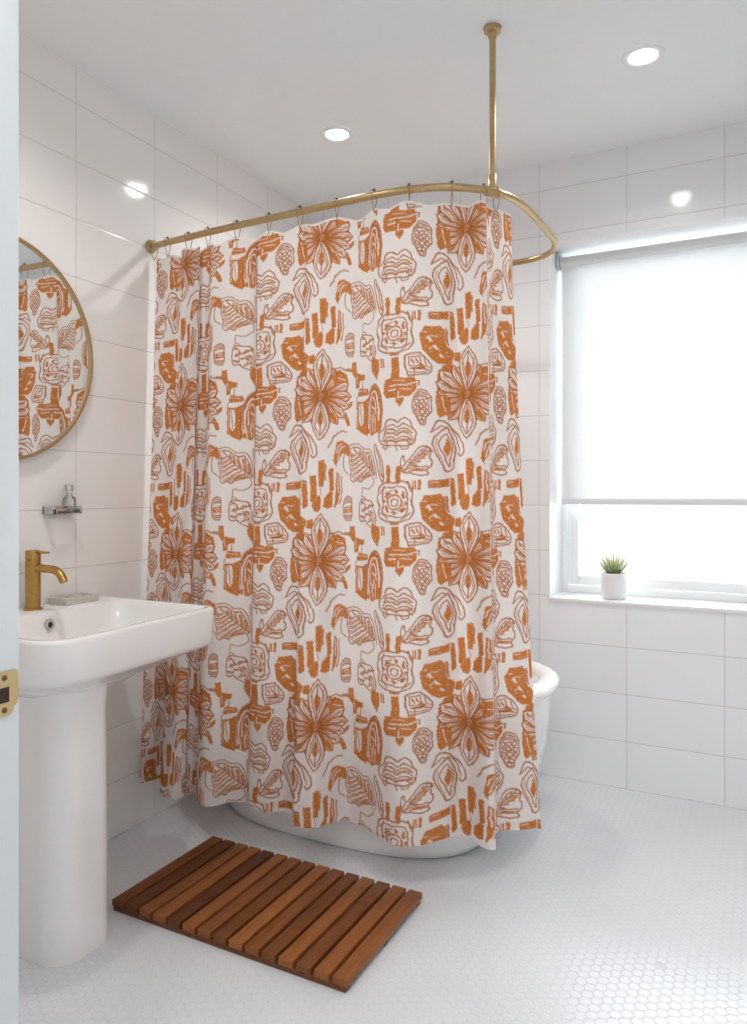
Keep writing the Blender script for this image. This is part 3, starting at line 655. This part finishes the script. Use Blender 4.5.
# ------------------------------------------------------------------ wash basin on its pedestal
SZ = .847
sink = thing('pedestal_sink', 'white ceramic pedestal sink with a deep square apron', 'sink', (.3, -1.75, 0))
Y0, Y1 = -1.955, -1.322
RO = [.035, .02, .02, .095]
def L_(x0, x1, y0, y1, z, r): return [(x*(1+.12*(Y1-y)), y, zz) for x, y, zz in rrect(x0, x1, y0, y1, z, r, 10)]
loops = [L_(.06, .415, -1.86, -1.52, .675, [.12, .03, .03, .12]), L_(.05, .432, -1.875, -1.50, .690, [.12, .03, .03, .12]), L_(.03, .462, -1.905, -1.435, .708, [.11, .03, .03, .12]), L_(.015, .486, -1.93, -1.36, .724, [.08, .03, .03, .11]),
         L_(.004, .498, -1.945, -1.333, .731, [.045, .02, .02, .10]), L_(.002, .504, Y0+.004, Y1-.004, .737, [.038, .02, .02, .097]), L_(.002, .507, Y0, Y1, .748, RO), L_(.002, .513, Y0, Y1, SZ-.010, RO),
         L_(.003, .5115, Y0+.0015, Y1-.0015, SZ-.004, RO), L_(.006, .508, Y0+.005, Y1-.005, SZ-.0005, RO), L_(.010, .503, Y0+.010, Y1-.010, SZ, [.03, .02, .02, .088]),
         L_(.128, .492, Y0+.021, Y1-.021, SZ-.0005, [.03, .05, .05, .078]), L_(.131, .489, Y0+.024, Y1-.024, SZ-.004, [.03, .05, .05, .076]), L_(.135, .486, Y0+.028, Y1-.028, SZ-.014, [.04, .05, .05, .076]),
         L_(.147, .474, Y0+.040, Y1-.045, SZ-.085, [.06, .06, .06, .09]), L_(.160, .462, Y0+.055, Y1-.06, SZ-.104, [.07, .07, .07, .09]), L_(.19, .43, Y0+.10, Y1-.11, SZ-.114, [.08, .08, .08, .09]), L_(.26, .36, Y0+.25, Y1-.25, SZ-.118, .04)]
obj('basin', loft(loops), CERAMIC, sink, 50)
RP = [.062, .02, .02, .075]
def ped(z, g=0., gx=0.): return rrect(.03, .445+gx, -1.851-g, -1.660+g, z, RP, 12)
obj('pedestal', loft([ped(0), ped(.004, .001), ped(.03, .0005), ped(.3, -.001, -.001), ped(.62, -.002, -.004), ped(.70, .004, .0)]), CERAMIC, sink, 50)
ov = obj('overflow_ring', lathe([(.0085, .002), (.0130, .004), (.0160, .003), (.0165, -.008)], (.148, -1.637, .810), 28, 'x', False, False), CHROME, sink, 60)
obj('overflow_hole_shade', lathe([(.0001, .0015), (.0095, .0018)], (.148, -1.637, .810), 24, 'x', False, False), BLACKM, ov)  # flat dark disc, coloured as the shade inside the overflow
obj('waste', lathe([(.0, .003), (.02, .003), (.024, 0)], (.31, -1.64, SZ-.118), 24, 'z', False, False), CHROME, sink, 60)

# faucet
FX, FYY = .066, -1.630
fa = thing('basin_faucet', 'brushed gold single lever faucet on the sink deck', 'faucet', (FX, FYY, SZ))
obj('base_ring', lathe([(.027, 0), (.027, .005), (.0255, .0065), (.022, .007)], (FX, FYY, SZ), 36), GOLD, fa)
obj('body', lathe([(.0215, .005), (.0215, .148), (.0205, .1485), (.0205, .1495), (.0215, .150), (.0215, .174), (.0205, .1765), (.019, .177)], (FX, FYY, SZ), 40), GOLD, fa)
sp = spline([(FX+.015, FYY, .971), (FX+.06, FYY, .971), (FX+.088, FYY, .970), (FX+.108, FYY, .964), (FX+.123, FYY, .951), (FX+.132, FYY, .936)], 6)
obj('spout', join(tube(sp, .0118, 20, cap=False), tube([sp[-1], sp[-1]-Vector((.006, 0, -.011))], [.0118, .0085], 20)), GOLD, fa, 60)
obj('lever', join(tube([(FX+.01, FYY, 1.018), (FX+.068, FYY, 1.019), (FX+.072, FYY, 1.019)], [.0038, .0034, .002], 12), tube([(FX+.018, FYY, 1.018), (FX+.0235, FYY, 1.018)], .0065, 14)), GOLD, fa, 60)

# soap dish
def dish():
    A = []
    x0, x1, y0, y1 = .012, .098, -1.537, -1.405
    for i, z, r in ((.002, 0, .006), (0, .002, .007), (0, .0195, .007), (.0015, .021, .007), (.011, .021, .004), (.013, .0125, .004)): A.append(rrect(x0+i, x1-i, y0+i, y1-i, SZ+z, r, 5))
    return loft(A)
obj('soap_dish', dish(), STONE, None, 40, label='grey stone soap dish on the back of the sink', cat='soap dish')

# ------------------------------------------------------------------ round mirror
MC = (-1.7055, 1.626); MR = .338
mir = thing('round_mirror', 'round wall mirror in a thin brass frame above the sink', 'mirror', (0, MC[0], MC[1]))
fr = []
for r, x in ((MR-.009, .0185), (MR-.008, .026), (MR-.002, .027), (MR, .025), (MR, .001), (MR-.009, .001)): fr.append((r, x))
fr.append(fr[0])
obj('frame', lathe(fr, (0, MC[0], MC[1]), 128, 'x', False, False), BRASS, mir, 40)
obj('mirror_glass', lathe([(MR-.009, .0185), (MR-.009, .010)], (0, MC[0], MC[1]), 128, 'x'), SILVER, mir, 20)

# ------------------------------------------------------------------ little wall shelf and bottle
sh = thing('wall_shelf', 'small chrome and glass shelf on the left wall above the sink', 'shelf', (0, -1.485, 1.125))
SA, SB, SD = -1.545, -1.436, .052
obj('rail_frame', join(box(.0, .008, SA, SB, 1.127, 1.152, .002), box(.0, SD, SA, SA+.010, 1.127, 1.152, .002), box(.0, SD, SB-.010, SB, 1.127, 1.152, .002), box(SD-.006, SD, SA, SA+.052, 1.127, 1.145, .002)), CHROME, sh)
obj('glass_plate', box(.004, SD+.002, SA+.004, SB-.004, 1.131, 1.137, .0015), BOTTLE, sh)
BB = (.028, -1.466, 1.137)
bt = thing('glass_bottle', 'small clear glass bottle with stopper standing on the wall shelf', 'bottle', BB)
obj('body', lathe([(.012, 0), (.019, .002), (.0205, .012), (.0205, .032), (.0185, .042), (.010, .049), (.0085, .055), (.011, .057), (.011, .059)], BB, 28), BOTTLE, bt, 60)
obj('stopper', box(BB[0]-.011, BB[0]+.011, BB[1]-.011, BB[1]+.011, BB[2]+.062, BB[2]+.084, .004), BOTTLE, bt)

# ------------------------------------------------------------------ slatted bath mat
mat = thing('bath_mat', 'slatted dark teak bath mat on the floor before the tub', 'bath mat', (.735, -1.375, 0))
MX0, MX1, MY0, MY1 = .342, 1.116, -1.585, -1.141
tones = [.38, .2, .55, .6, .12, .62, .5, .36, .72, .5, .34, .66, .4, .62, .58]
pitch = (MX1-MX0+.010)/15
slats = [box(MX0+i*pitch, MX0+i*pitch+pitch-.010, MY0, MY1, .013, .032, .0022) for i in range(15)]
so = obj('slats', join(*slats), WOOD, mat)
npv = len(slats[0][0]); at = so.data.attributes.new('tone', 'FLOAT', 'POINT'); at.data.foreach_set('value', [tones[i//npv] for i in range(npv*15)])
for y in (MY0+.001, -1.375, MY1-.026):
    cb = obj('crossbar', box(MX0+.004, MX1-.006, y, y+.024, .0, .0132, .002), WOOD, mat)
    at = cb.data.attributes.new('tone', 'FLOAT', 'POINT'); at.data.foreach_set('value', [.25]*len(cb.data.vertices))

# ------------------------------------------------------------------ plant on the sill
PZ = WZ0+.003; PXY = (1.447, .078)
pt = thing('potted_succulent', 'small spiky green succulent in a white pot on the window sill', 'plant', (PXY[0], PXY[1], PZ))
obj('pot', lathe([(.040, 0), (.043, .0015), (.046, .010), (.0505, .014), (.052, .03), (.052, .096), (.0515, .105), (.050, .108), (.0475, .107), (.046, .095)], (PXY[0], PXY[1], PZ), 40, cap1=False), POTM, pt, 50)
obj('soil', lathe([(.0465, .096), (.03, .101), (.001, .103)], (PXY[0], PXY[1], PZ), 24, cap0=False), SOILM, pt)
m, nt, b, _ = M('succulent_leaf'); g = G(nt); p, x = g.pos()
nt.links.new(g.mix(g.ss(x[2], PZ+.10, PZ+.185), g.mix(g.noise(p, 90., 2.), lin(120, 138, 88), lin(160, 172, 120)), lin(206, 206, 168)), b.inputs['Base Color']); b.inputs['Roughness'].default_value = .5
LEAFM = m
rng = random.Random(11); lv = []
for i in range(34):
    a = i*2.39996; k = math.sqrt((i+.5)/34); r0 = .030*k; lean = .06+.50*k; h = .104*(1-.40*k)*rng.uniform(.82, 1.12)
    d = Vector((math.cos(a), math.sin(a), 0)); P = []
    for t in (0, .25, .5, .75, 1.):
        P.append(Vector((PXY[0], PXY[1], PZ+.098))+d*(r0*(.5+.5*min(1, t*2))+h*math.sin(lean)*t*(.7+.3*t))+Vector((0, 0, h*math.cos(lean)*t*(1.05-.05*t))))
    lv.append(tube(P, [.0040, .0050, .0042, .0027, .0004], 7))
obj('leaves', join(*lv), LEAFM, pt, 60)

# ------------------------------------------------------------------ recessed ceiling lights
LAMP = glow('warm_lamp_lens', (1., .93, .82, 1), 9.)
for (x, y), lab in (((.527, -.626), 'round recessed ceiling light above the shower curtain, nearer the left wall'), ((1.656, -.625), 'round recessed ceiling light in front of the window, right of the drop rod')):
    d = thing('recessed_downlight', lab, 'ceiling light', (x, y, CH), 'recessed ceiling lights')
    obj('trim_ring', lathe([(.044, -.001), (.047, -.005), (.058, -.006), (.064, -.004), (.066, -.0005)], (x, y, CH), 48, cap0=False, cap1=False), PAINT, d, 60)
    obj('lens', lathe([(.046, -.0025), (.046, -.0012)], (x, y, CH), 40), LAMP, d)
    l = bpy.data.lights.new('downlight_and_fill_beam', 'SPOT'); l.energy = DOWN; l.color = (1., .97, .93); l.spot_size = math.radians(150); l.spot_blend = .8; l.shadow_soft_size = .036
    lo = bpy.data.objects.new('downlight_and_fill_beam', l); lo.location = (x, y, CH-.012); COL.objects.link(lo)

# ------------------------------------------------------------------ daylight and added fill lamps
w = bpy.data.worlds.new('overcast'); SC.world = w; w.use_nodes = True
bg = w.node_tree.nodes['Background']; bg.inputs[0].default_value = (.93, .965, 1., 1); bg.inputs[1].default_value = SKY
def area(name, loc, rot, sx, sy, e, col):
    l = bpy.data.lights.new(name, 'AREA'); l.shape = 'RECTANGLE'; l.size = sx; l.size_y = sy; l.energy = e; l.color = col
    o = bpy.data.objects.new(name, l); o.location = loc; o.rotation_euler = rot; COL.objects.link(o); return o
area('window_daylight', (1.76, .62, 1.5), (math.radians(-90), 0, 0), 1.5, 1.9, SUN, (.90, .95, 1.))

area('hall_fill_light', (1.9, -3.75, CH-.03), (0, 0, 0), .5, .5, HALL, (1., .99, .97))  # unseen lamp added as soft fill through the doorway
for x in (.6, 1.75):  # unseen spots without fixtures, added to brighten the door end of the room
    l = bpy.data.lights.new('downlight_and_fill_beam', 'SPOT'); l.energy = DOWN; l.color = (1., .97, .93); l.spot_size = math.radians(150); l.spot_blend = .8; l.shadow_soft_size = .036
    lo = bpy.data.objects.new('downlight_and_fill_beam', l); lo.location = (x, -1.95, CH-.012); COL.objects.link(lo)

# ------------------------------------------------------------------ camera
cam = bpy.data.cameras.new('camera'); co = bpy.data.objects.new('camera', cam); COL.objects.link(co)
co.location = (1.992, -3.133, 1.2); co.rotation_euler = (PI/2, 0, math.radians(27.5))
cam.sensor_fit = 'VERTICAL'; cam.sensor_height = 36.; cam.lens = 36.*746/1024
cam.shift_y = -(512-491)/1024
cam.clip_start = .02
SC.camera = co
SC.view_settings.view_transform = 'Standard'; SC.view_settings.look = 'None'; SC.view_settings.exposure = EXPO
SC.cycles.max_bounces = 10; SC.cycles.diffuse_bounces = 6; SC.cycles.transparent_max_bounces = 12
SC.cycles.use_denoising = True; SC.cycles.caustics_reflective = False; SC.cycles.caustics_refractive = False
SC.cycles.sample_clamp_indirect = 6.
